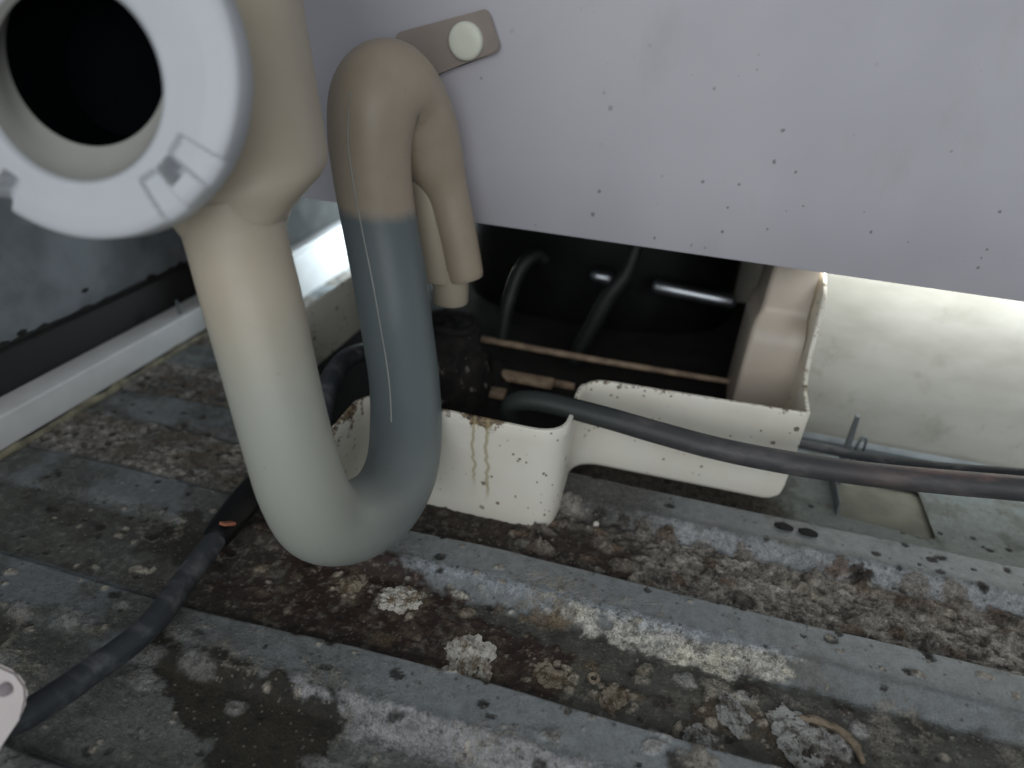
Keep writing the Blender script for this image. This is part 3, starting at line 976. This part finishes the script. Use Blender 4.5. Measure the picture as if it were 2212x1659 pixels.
# ------------------------------------------------------------------ things lying in the dark of the tray
t = empty("copper_coil", (-0.05, 0.45, 0.02), "flat aged copper tube coil lying in the dark tray", "tube coil")
tube("tube", [(-0.138, 0.438, 0.030, 0.0026), (-0.05, 0.437, 0.0295, 0.0024), (0.046, 0.4375, 0.030, 0.0020)], M["copper"], t, 8, 10)
from_bm("fin", box_bm((-0.126, 0.3885, 0.026), (-0.073, 0.3985, 0.0305), 0.0012, 2), M["copper"], t)
from_bm("fin", box_bm((-0.126, 0.4005, 0.022), (-0.06, 0.4040, 0.0265), 0.0008, 2), M["copper"], t)
from_bm("fin", box_bm((-0.126, 0.3640, 0.026), (-0.099, 0.3730, 0.0305), 0.0012, 2), M["copper"], t)
comp = empty("compressor", (-0.07, 0.57, 0.02), "black enamel compressor shell barely visible at the back of the tray", "compressor")
rings = []
for z, s in ((0.022, 0.96), (0.04, 1.0), (0.09, 1.0), (0.12, 0.93), (0.138, 0.75), (0.146, 0.4)):
    rings.append([(-0.075 + 0.115 * s * math.cos(a), 0.560 + 0.055 * s * math.sin(a), z) for a in np.linspace(0, 2 * math.pi, 40, endpoint=False)])
loft("shell", rings, M["black"], comp)
t = empty("highlight_rod", (0.0, 0.49, 0.05), "bright rod and knob added as a highlight on the compressor behind the straps", "rod")  # bright rod added in place of a highlight on the compressor
tube("shaft", [(-0.020, 0.489, 0.0715, 0.0052), (0.034, 0.487, 0.0690, 0.0052)], M["steel"], t, 4, 16, round_ends=True)
tube("knob", [(-0.066, 0.489, 0.0730, 0.0055), (-0.056, 0.489, 0.0725, 0.0055)], M["steel"], t, 4, 16, round_ends=True)
s1 = tube("rubber_strap", [(-0.030, 0.460, 0.128, 0.0040), (-0.0355, 0.452, 0.112, 0.0045), (-0.0400, 0.449, 0.092, 0.0052), (-0.0500, 0.447, 0.074, 0.0062), (-0.0570, 0.446, 0.055, 0.0062), (-0.0650, 0.445, 0.034, 0.0060), (-0.068, 0.445, 0.022, 0.006)], M["green"], None, 8, 14)
tag(s1, "long dull green rubber strap crossing the dark tray before the highlight rod", "strap")
s2 = tube("rubber_strap", [(-0.098, 0.455, 0.092, 0.0045), (-0.104, 0.450, 0.096, 0.005), (-0.112, 0.440, 0.088, 0.005), (-0.117, 0.43, 0.065, 0.005), (-0.119, 0.425, 0.04, 0.005)], M["green"], None, 8, 14)
tag(s2, "short hooked green rubber strap just right of the outlet pipe", "strap")
fit = empty("drain_fitting", (-0.131, 0.362, 0.022), "sooty dark drain fitting with pale flecks directly under the outlet nozzle", "fitting")
rings = []
for z, r in ((0.0225, 0.026), (0.032, 0.0250), (0.040, 0.0235), (0.047, 0.0215), (0.052, 0.0195), (0.058, 0.0180), (0.062, 0.0178), (0.067, 0.0172), (0.071, 0.0155), (0.074, 0.0120), (0.0752, 0.006)):
    aa = np.linspace(0, 2 * math.pi, 64, endpoint=False)
    q_ = 1 + 0.22 * fbm(np.cos(aa) * 1.2 + 4, np.sin(aa) * 1.2 + z * 60, 1.3, 301, 4, 0.6)
    rings.append([(-0.135 + r * k_ * math.cos(a_), 0.365 + r * k_ * math.sin(a_), z + 0.002 * math.sin(3 * a_)) for a_, k_ in zip(aa, q_)])
mf = MatB("sooty_fitting")
cf = mf.mix(mf.ramp(mf.noise(70, 6, 0.7), 0.4, 0.65), (0.006, 0.0055, 0.005), (0.026, 0.021, 0.018))
cf = mf.mix(mf.ramp(mf.noise(85, 5, 0.65), 0.60, 0.66), cf, (0.30, 0.265, 0.23))
mf.bump(mf.noise(160, 6, 0.7), 0.8, 0.003)
loft("cup", rings, mf.out(cf, 0.85), fit)
tube("rim_ring", [(-0.135 + 0.0150 * math.cos(a_), 0.365 + 0.0150 * math.sin(a_), 0.0745 + 0.0008 * math.sin(3 * a_), 0.0022) for a_ in np.linspace(0, 2 * math.pi, 25)], M["soot"], fit, 2, 8, caps=False, rough=0.0003)
bm = bmesh.new()
bmesh.ops.create_grid(bm, x_segments=70, y_segments=70, size=1)
ar = np.array([v.co[:] for v in bm.verts])
q1 = fbm(ar[:, 0] + 3, ar[:, 1] + 4, 2.5, 201, 5, 0.65)
for v, q in zip(bm.verts, q1):
    d2 = v.co.x ** 2 + v.co.y ** 2
    v.co = Vector((-0.134 + 0.036 * v.co.x, 0.385 + 0.045 * v.co.y, 0.0215 + max(0, 1 - d2) * (0.016 + 0.020 * q)))
sl = from_bm("sludge", bm, M["soot"], None)
tag(sl, "black sludge heap in the tray below the outlet pipe", "sludge", kind="stuff")

# ------------------------------------------------------------------ the drain trap
trap = empty("drain_trap", (-0.13, 0.24, 0.04), "translucent yellowed plastic drain trap with U bend, white ring flange and pinned tab", "drain trap")
R0 = 0.0182
ub = [(-0.1545, 0.1985, 0.185, 0.0178, 0.05), (-0.1515, 0.1962, 0.172, 0.0170, 0.05), (-0.1442, 0.1900, 0.154, 0.0168, 0.05), (-0.1358, 0.1830, 0.130, 0.0161, 0.07), (-0.1296, 0.1790, 0.106, 0.0160, 0.12),
      (-0.1256, 0.1790, 0.084, 0.0165, 0.20), (-0.1227, 0.1855, 0.0650, 0.0172, 0.40), (-0.1168, 0.2010, 0.0540, 0.0174, 0.66), (-0.1140, 0.2235, 0.0485, 0.0172, 0.86), (-0.1155, 0.2450, 0.0520, 0.0174, 0.92),
      (-0.1215, 0.2640, 0.0620, 0.0178, 1.0), (-0.1290, 0.2800, 0.0790, 0.0178, 1.0), (-0.1390, 0.2950, 0.1000, 0.0184, 1.0), (-0.1470, 0.3045, 0.1250, 0.0189, 1.0), (-0.1530, 0.3085, 0.1500, 0.0187, 1.0),
      (-0.1560, 0.3095, 0.1720, 0.0190, 1.0), (-0.1570, 0.3110, 0.1900, 0.0200, 1.0), (-0.1560, 0.3165, 0.2055, 0.0215, 1.3), (-0.1525, 0.3260, 0.2105, 0.0218, 1.7), (-0.1485, 0.3370, 0.2020, 0.0205, 2.0),
      (-0.1435, 0.3430, 0.1880, 0.0192, 2.0), (-0.1375, 0.3450, 0.1740, 0.0158, 2.0), (-0.1312, 0.3455, 0.1600, 0.0117, 2.0), (-0.1268, 0.3455, 0.1450, 0.0108, 2.0), (-0.1230, 0.3455, 0.1300, 0.0103, 2.0), (-0.1200, 0.3455, 0.1160, 0.0101, 2.0), (-0.1191, 0.3455, 0.1125, 0.0095, 2.0)]
hose = tube("hose", ub, M["trap"], trap, 8, 40, caps=True, attr="murk")
# moulding seam running down the rear leg
Rr = catmull([p[:4] for p in ub], 8)
T_, N_, B_ = frames(Rr[:, :3])
i0, i1 = 9 * 8 + 6, 17 * 8
sp = []
for i in range(i0, i1, 4):
    p, r = Rr[i, :3], Rr[i, 3]
    tocam = np.array(CAM) - p
    tocam -= T_[i] * (tocam @ T_[i]); tocam /= np.linalg.norm(tocam)
    sd = np.cross(T_[i], tocam)
    if sd[0] > 0: sd = -sd
    fr_ = 0.40 + 0.12 * (i - i0) / (i1 - i0)
    ddir = sd * fr_ + tocam * math.sqrt(1 - fr_ * fr_)
    q = p + ddir * (r - 0.00018)
    sp.append((*q, 0.00042))
tube("seam", sp, M["seam"], trap, 3, 8)
# outlet: two fused columns and a nozzle under them
def column(cx_, cy_, z0, z1, r, dx_=0.0, bot=0.003):
    rg = []
    n_ = 28
    for z, s in ((z0, 0.80), (z0 + bot * 0.3, 0.95), (z0 + bot, 1.0), ((z0 + z1) / 2, 1.0), (z1, 0.98)):
        rg.append([(cx_ + dx_ * (z - z0) + r * s * math.cos(a), cy_ + 0.9 * r * s * math.sin(a), z) for a in np.linspace(0, 2 * math.pi, n_, endpoint=False)])
    return rg
outc = M["beige"]
loft("outlet_column", column(-0.1350, 0.3445, 0.1090, 0.190, 0.0104, -0.14), outc, trap)
loft("nozzle", column(-0.1292, 0.3470, 0.0955, 0.118, 0.0105, 0.0, 0.002), outc, trap)
# tab screwed flat against the panel
tabp = [(-0.1520, 0.2080), (-0.1425, 0.2160), (-0.1125, 0.2268), (-0.1106, 0.2295), (-0.1165, 0.2435), (-0.1190, 0.2460), (-0.1220, 0.2450), (-0.1656, 0.2330), (-0.1740, 0.2200), (-0.172, 0.206)]
bm = bmesh.new()
a = [bm.verts.new((x, PY - 0.0052, z)) for x, z in tabp]
b = [bm.verts.new((x, PY - 0.0012, z)) for x, z in tabp]
bm.faces.new(a); bm.faces.new(b[::-1])
for i in range(len(tabp)):
    bm.faces.new((a[i], a[(i + 1) % len(tabp)], b[(i + 1) % len(tabp)], b[i]))
bmesh.ops.bevel(bm, geom=[e for e in bm.edges if e.calc_length() > 0.003], offset=0.0007, segments=2, affect='EDGES')
from_bm("mounting_tab", bm, M["tab"], trap)
# web joining hood and tab
rings = []
for s in np.linspace(0, 1, 5):
    cx_, cy_, cz_ = -0.1530 - 0.0080 * s, 0.333 + 0.0340 * s, 0.2110 + 0.004 * s
    hw, hh = 0.013, 0.0105
    rings.append([(cx_ + hw * math.cos(a), cy_, cz_ + hh * math.sin(a)) for a in np.linspace(0, 2 * math.pi, 24, endpoint=False)])
loft("tab_web", rings, M["tab"], trap)
rg = []
for dy, s in ((-0.0050, 1.0), (-0.0072, 1.0), (-0.0082, 0.94), (-0.0087, 0.8), (-0.0088, 0.4)):
    rg.append([(-0.1280 + 0.0090 * s * math.cos(a), PY + dy, 0.2312 + 0.0090 * s * math.sin(a)) for a in np.linspace(0, 2 * math.pi, 40, endpoint=False)])
loft("mounting_pin", rg, M["pin"], trap, sharp=70)

# hopper body over the front leg
ax0, ax1 = Vector((-0.1513, 0.1960, 0.1700)), Vector((-0.1875, 0.2420, 0.2700))
rings = []
for t_, ra, rb in ((0.0, 0.0142, 0.0145), (0.06, 0.0160, 0.0165), (0.11, 0.0190, 0.0190), (0.17, 0.0258, 0.0225), (0.215, 0.0312, 0.025), (0.245, 0.0334, 0.0255), (0.275, 0.0342, 0.026), (0.32, 0.0343, 0.026), (0.5, 0.0340, 0.026), (0.75, 0.0336, 0.026), (1.0, 0.0333, 0.026), (1.7, 0.0333, 0.026)):
    c = ax0 + (ax1 - ax0) * t_
    rings.append([tuple(c + RT * (math.copysign(abs(math.cos(a)) ** 0.75, math.cos(a)) * ra) + Vector((FW.x, FW.y, 0)).normalized() * (math.copysign(abs(math.sin(a)) ** 0.75, math.sin(a)) * rb)) for a in np.linspace(0, 2 * math.pi, 48, endpoint=False)])
loft("hopper", rings, M["beige"], trap, sharp=60)


# flange: white ring with raised clip blocks and grooves; its own axis looks down towards the viewer
nrm = (-FW - 0.08 * RT - 0.26 * UP).normalized()
def ray(px, py):
    return RT * ((px - 1106) / 1475) - UP * ((py - 829.5) / 1475) + FW
FD = 0.178
FC = CAM + ray(150, 140) * FD
e1 = (RT - nrm * RT.dot(nrm)).normalized()
e2 = nrm.cross(e1)
ROUT = 0.0502 * FD / 0.2
bore_off = (ray(140, 173) - ray(150, 140)) * FD
bo = (bore_off.dot(e1), bore_off.dot(e2))
RB = 0.0280 * FD / 0.2
NT, NR = 540, 54
verts, F = [], []
gro = [math.radians(a) for a in (-48.5, -58.0, -63.0)]
for k in range(NT):
    th = 2 * math.pi * k / NT
    for j in range(NR + 1):
        s = j / NR
        # from the bore edge to the outer edge
        bx, by = bo[0] + RB * math.cos(th), bo[1] + RB * math.sin(th)
        oxx, oyy = ROUT * math.cos(th), ROUT * math.sin(th)
        x, y = bx + (oxx - bx) * s, by + (oyy - by) * s
        h = 0.0
        h -= 0.0018 * (1 - math.sqrt(max(0, 1 - max(0, (s - 0.80) / 0.20) ** 2))) + 0.002 * max(0, (s - 0.62)) ** 1
        h -= 0.0016 * max(0, (0.10 - s) / 0.10) ** 2
        d = math.degrees(math.atan2(y, x))
        rr = math.hypot(x, y)
        def grv(d0, w, r0, r1, dep):
            fa = 1 - min(1, max(0, (abs((d - d0 + 180) % 360 - 180) - w) / 1.0))
            fb = min(1, max(0, (rr - r0) / 0.0012)) * min(1, max(0, (r1 - rr) / 0.0012 + 1))
            return dep * fa * fb
        h -= grv(-37.5, 5.0, 0.0318, 0.0534, 0.0020)
        h -= grv(-58.5, 4.2, 0.0318, 0.0534, 0.0020)
        h -= grv(-48.0, 3.4, 0.0325, 0.0375, 0.0080)
        h -= grv(-128, 3.4, 0.0345, 0.0534, 0.0060)
        verts.append(tuple(FC + e1 * x + e2 * y + nrm * h))
    for x, y, h in ((ROUT * math.cos(th), ROUT * math.sin(th), -0.010), (ROUT * 0.96 * math.cos(th), ROUT * 0.96 * math.sin(th), -0.012)):
        verts.append(tuple(FC + e1 * x + e2 * y + nrm * h))
W = NR + 3
for k in range(NT):
    k2 = (k + 1) % NT
    for j in range(W - 1):
        F.append((k * W + j, k * W + j + 1, k2 * W + j + 1, k2 * W + j))
me = bpy.data.meshes.new("flange")
me.from_pydata(verts, [], F)
fl = link("flange", me, M["flange"], trap, True, 50)
# collar wall inside the ring, then a bore coloured near black for its shade
def ringpts(r, h, ox=0.0, oy=0.0):
    return [tuple(FC + e1 * (bo[0] + ox + r * math.cos(a)) + e2 * (bo[1] + oy + r * math.sin(a)) + nrm * h) for a in np.linspace(0, 2 * math.pi, 96, endpoint=False)]
loft("collar", [ringpts(RB + 0.0003, -0.0012), ringpts(RB - 0.0006, -0.004), ringpts(0.0241, -0.0085, -0.001, 0.0035), ringpts(0.0236, -0.0118, -0.0026, 0.0070), ringpts(0.0232, -0.0128, -0.0030, 0.0080)], M["ring"], trap, False, False)
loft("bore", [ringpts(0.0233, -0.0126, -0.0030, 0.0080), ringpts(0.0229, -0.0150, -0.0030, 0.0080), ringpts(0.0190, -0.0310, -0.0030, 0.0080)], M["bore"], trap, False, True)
# sleeve behind the flange down to the hopper
def ring2(r, h):
    return [tuple(FC + e1 * (r * math.cos(a)) + e2 * (r * math.sin(a)) + nrm * h) for a in np.linspace(0, 2 * math.pi, 64, endpoint=False)]
loft("sleeve", [ring2(0.0425, -0.0120), ring2(0.0365, -0.018), ring2(0.0200, -0.050)], M["beige"], trap, False, False)

# ------------------------------------------------------------------ cables
c1 = tube("grey_hose", [(-0.0790, 0.3080, 0.0460, 0.0048), (-0.0800, 0.3070, 0.0550, 0.0051), (-0.0760, 0.3050, 0.0630, 0.0053), (-0.0620, 0.3040, 0.0668, 0.0055), (-0.0300, 0.3030, 0.0655, 0.0057), (0.0000, 0.3020, 0.0628, 0.0058),
          (0.0300, 0.3010, 0.0608, 0.0058), (0.0620, 0.3005, 0.0608, 0.0058), (0.0950, 0.3005, 0.0626, 0.0058), (0.1300, 0.3005, 0.0665, 0.0058), (0.1700, 0.3010, 0.0715, 0.0058), (0.2300, 0.302, 0.077, 0.0058), (0.33, 0.304, 0.082, 0.0058), (0.46, 0.306, 0.084, 0.0058)], M["tubing"], None, 10, 24, round_ends=True)
tag(c1, "thick dark grey hose across the tray front, turning pinkish at its right end", "hose")
c2 = tube("thin_cable", [(0.060, 0.392, 0.018, 0.0030), (0.090, 0.390, 0.020, 0.0030), (0.120, 0.378, 0.026, 0.0030), (0.150, 0.355, 0.042, 0.0030), (0.180, 0.33, 0.062, 0.0030), (0.23, 0.318, 0.075, 0.0030), (0.33, 0.320, 0.078, 0.0030), (0.46, 0.322, 0.080, 0.0030)], M["cable"], None, 10, 14)
tag(c2, "thin dark cable behind the thick grey hose, at the foot of the white wall", "cable")
c3 = empty("power_cable", (-0.17, 0.19, 0.01), "black cable lying on the corroded floor left of the U bend", "cable")
def apt(px, py, z):
    v = RT * ((px - 1106) / 1475) - UP * ((py - 829.5) / 1475) + FW
    p = CAM + v * ((z - CAM.z) / v.z)
    return p.x, p.y, z
tube("sheath", [(*apt(-60, 1568, 0.024), 0.0054), (*apt(50, 1546, 0.020), 0.0054), (*apt(200, 1448, 0.017), 0.0054), (*apt(325, 1350, 0.0155), 0.0054), (*apt(415, 1232, 0.015), 0.0053),
               (*apt(470, 1160, 0.016), 0.0052), (*apt(510, 1110, 0.017), 0.005)], M["cable"], c3, 10, 22)
tube("grip_sleeve", [(*apt(468, 1160, 0.016), 0.0066), (*apt(490, 1132, 0.016), 0.0074), (*apt(535, 1075, 0.016), 0.0078), (*apt(585, 1020, 0.017), 0.0076)], M["black"], c3, 6, 18, round_ends=True)
lab = from_bm("orange_mark", box_bm((-0.0034, -0.0021, -0.0008), (0.0034, 0.0021, 0.0008), 0.0004, 2), M["orange"], None)
lab.location = apt(492, 1131, 0.0232)
lab.rotation_euler = (math.radians(-12), math.radians(30), math.radians(70))
lab.parent = c3
lab.matrix_parent_inverse = Matrix.Translation(-Vector(c3.location))
c4 = tube("loop_cable", [(-0.162, 0.250, 0.062, 0.0055), (-0.168, 0.272, 0.0725, 0.0055), (-0.172, 0.300, 0.0735, 0.0055), (-0.168, 0.325, 0.066, 0.0055), (-0.160, 0.345, 0.045, 0.0055), (-0.15, 0.355, 0.025, 0.0055)], M["cable"], None, 8, 16, round_ends=True)
tag(c4, "black cable arching over the tray rim between the two legs of the trap", "cable")

clip = empty("cable_clip", (-0.232, 0.105, 0.015), "small pinkish white plastic clip holding the black cable at the lower left", "clip")
pc = CAM + ray(-8, 1545) * 0.225
bm = bmesh.new()
out_ = [(-52, 1640), (-60, 1480), (-40, 1438), (-8, 1432), (36, 1452), (58, 1482), (60, 1512), (40, 1556), (10, 1600), (-15, 1650)]
cd_ = []
for (px, py) in out_:
    cd_.append(CAM + ray(px, py) * 0.228)
nn = (CAM - pc).normalized()
a = [bm.verts.new(c + nn * 0.004) for c in cd_]
b = [bm.verts.new(c - nn * 0.005) for c in cd_]
bm.faces.new(a); bm.faces.new(b[::-1])
for i in range(len(cd_)):
    bm.faces.new((a[i], a[(i + 1) % len(cd_)], b[(i + 1) % len(cd_)], b[i]))
bmesh.ops.bevel(bm, geom=bm.edges[:], offset=0.0014, segments=3, affect='EDGES')
from_bm("body", bm, M["clip"], clip)
hc = CAM + ray(10, 1490) * 0.2235
bm = bmesh.new()
bmesh.ops.create_uvsphere(bm, u_segments=16, v_segments=8, radius=0.0022, matrix=Matrix.Translation(hc) @ nn.to_track_quat('Z', 'Y').to_matrix().to_4x4() @ Matrix.Diagonal((1, 1, 0.25, 1)))
from_bm("dimple", bm, mat_plain("grey_dimple", (0.22, 0.19, 0.2), 0.6), clip)

# ------------------------------------------------------------------ loose bits on the floor
def at_floor(px, py, z=0.002):
    v = ray(px, py)
    p = CAM + v * ((z - CAM.z) / v.z)
    return p.x, p.y


def clump(px, py, rx, ry, h, label, seed, mat="crust"):
    x, y = at_floor(px, py, 0.004)
    z = floor_z(x, y)
    bm = bmesh.new()
    bmesh.ops.create_icosphere(bm, subdivisions=5, radius=1.0)
    arr = np.array([v.co[:] for v in bm.verts])
    n1 = fbm(arr[:, 0] + 5 + seed, arr[:, 1] + arr[:, 2] * 1.3, 1.6, seed, 3)
    n2 = fbm(arr[:, 0] + 9 + seed, arr[:, 1] - arr[:, 2] * 1.1, 3.6, seed + 9, 5, 0.7)
    for v, a_, b_ in zip(bm.verts, n1, n2):
        k = 1.10 + 0.55 * a_ + 0.20 * b_
        v.co = Vector((v.co.x * rx * k, v.co.y * ry * k, max(v.co.z, -0.35) * h * 0.62 * (1 + 0.5 * a_ + 0.5 * b_)))
    o = from_bm("crust_clump", bm, M[mat])
    o.location = (x, y, z)
    o.rotation_euler = (0, 0, seed * 1.7)
    tag(o, label, "crust clump", "mineral crust clumps on the floor")


clump(1012, 1422, 0.0118, 0.0092, 0.0072, "largest pale crust clump in the middle of the dark red stain", 1)
clump(868, 1288, 0.0085, 0.0065, 0.0058, "oval pale crust clump in the stain just below the U bend", 2)
clump(1588, 1532, 0.0085, 0.0050, 0.0032, "whitish crust clump at lower right with a pointed left end", 3, "scale")
clump(1512, 1588, 0.0050, 0.0048, 0.0032, "small white crust clump below the pointed one at lower right", 4, "scale")
clump(1735, 1590, 0.0105, 0.0075, 0.0026, "broad grey white crust clump near the brown curled flake", 5, "scale")
clump(1328, 1497, 0.0055, 0.0042, 0.0026, "small tan crust clump on olive film below the white bloom", 6, "tan")
clump(757, 1250, 0.0070, 0.0050, 0.0022, "flat tan crust clump left of the oval one under the U bend", 8, "tan")
clump(1190, 1450, 0.0065, 0.0050, 0.0022, "low beige crust clump right of the largest pale clump", 9, "tan")
# curled brown flake
pts = []
for k, (px, py) in enumerate(((1725, 1548), (1765, 1550), (1812, 1572), (1850, 1605), (1866, 1640))):
    x, y = at_floor(px, py, 0.003)
    pts.append((x, y, floor_z(x, y) + 0.0014, 0.0011 + 0.0005 * (k in (1, 2, 3))))
fk = tube("curled_flake", pts, mat_plain("brown_flake", (0.20, 0.155, 0.11), 0.85, 0, 0.5, 200, bump=0.6), None, 6, 12, rough=0.0002, round_ends=True)
tag(fk, "brown curled flake arched on the pale crust at lower right", "flake")
# black droppings
for px, py, lab_ in ((1688, 1153, "left one of two black pellets lying on the grey rib"), (1740, 1166, "right one of two black pellets lying on the grey rib")):
    x, y = at_floor(px, py, 0.006)
    z = floor_z(x, y) + 0.0012
    o = tube("pellet", [(x - 0.0042, y + 0.0006, z, 0.0011), (x - 0.002, y, z, 0.0020), (x + 0.001, y, z, 0.0021), (x + 0.0042, y - 0.0006, z, 0.0012)], M["pellet"], None, 4, 12, rough=0.00012, round_ends=True)
    tag(o, lab_, "pellet", "black pellets on the rib")
x, y = at_floor(1288, 1131, 0.004)
bm = bmesh.new()
bmesh.ops.create_icosphere(bm, subdivisions=3, radius=0.0017, matrix=Matrix.Translation((x, y, floor_z(x, y) + 0.0013)))
tag(from_bm("pale_bead", bm, M["bead"]), "tiny pale bead on brown crust right of the tray's front corner", "bead")
x, y = at_floor(1283, 1461, 0.002)
a = np.linspace(0, 2 * math.pi, 15)
rg_ = tube("tiny_ring", [(x + 0.0021 * math.cos(q), y + 0.0021 * math.sin(q), floor_z(x, y) + 0.0008, 0.0009) for q in a], M["tan"], None, 3, 8, caps=False)
tag(rg_, "tiny tan ring on the olive film at lower centre", "ring")
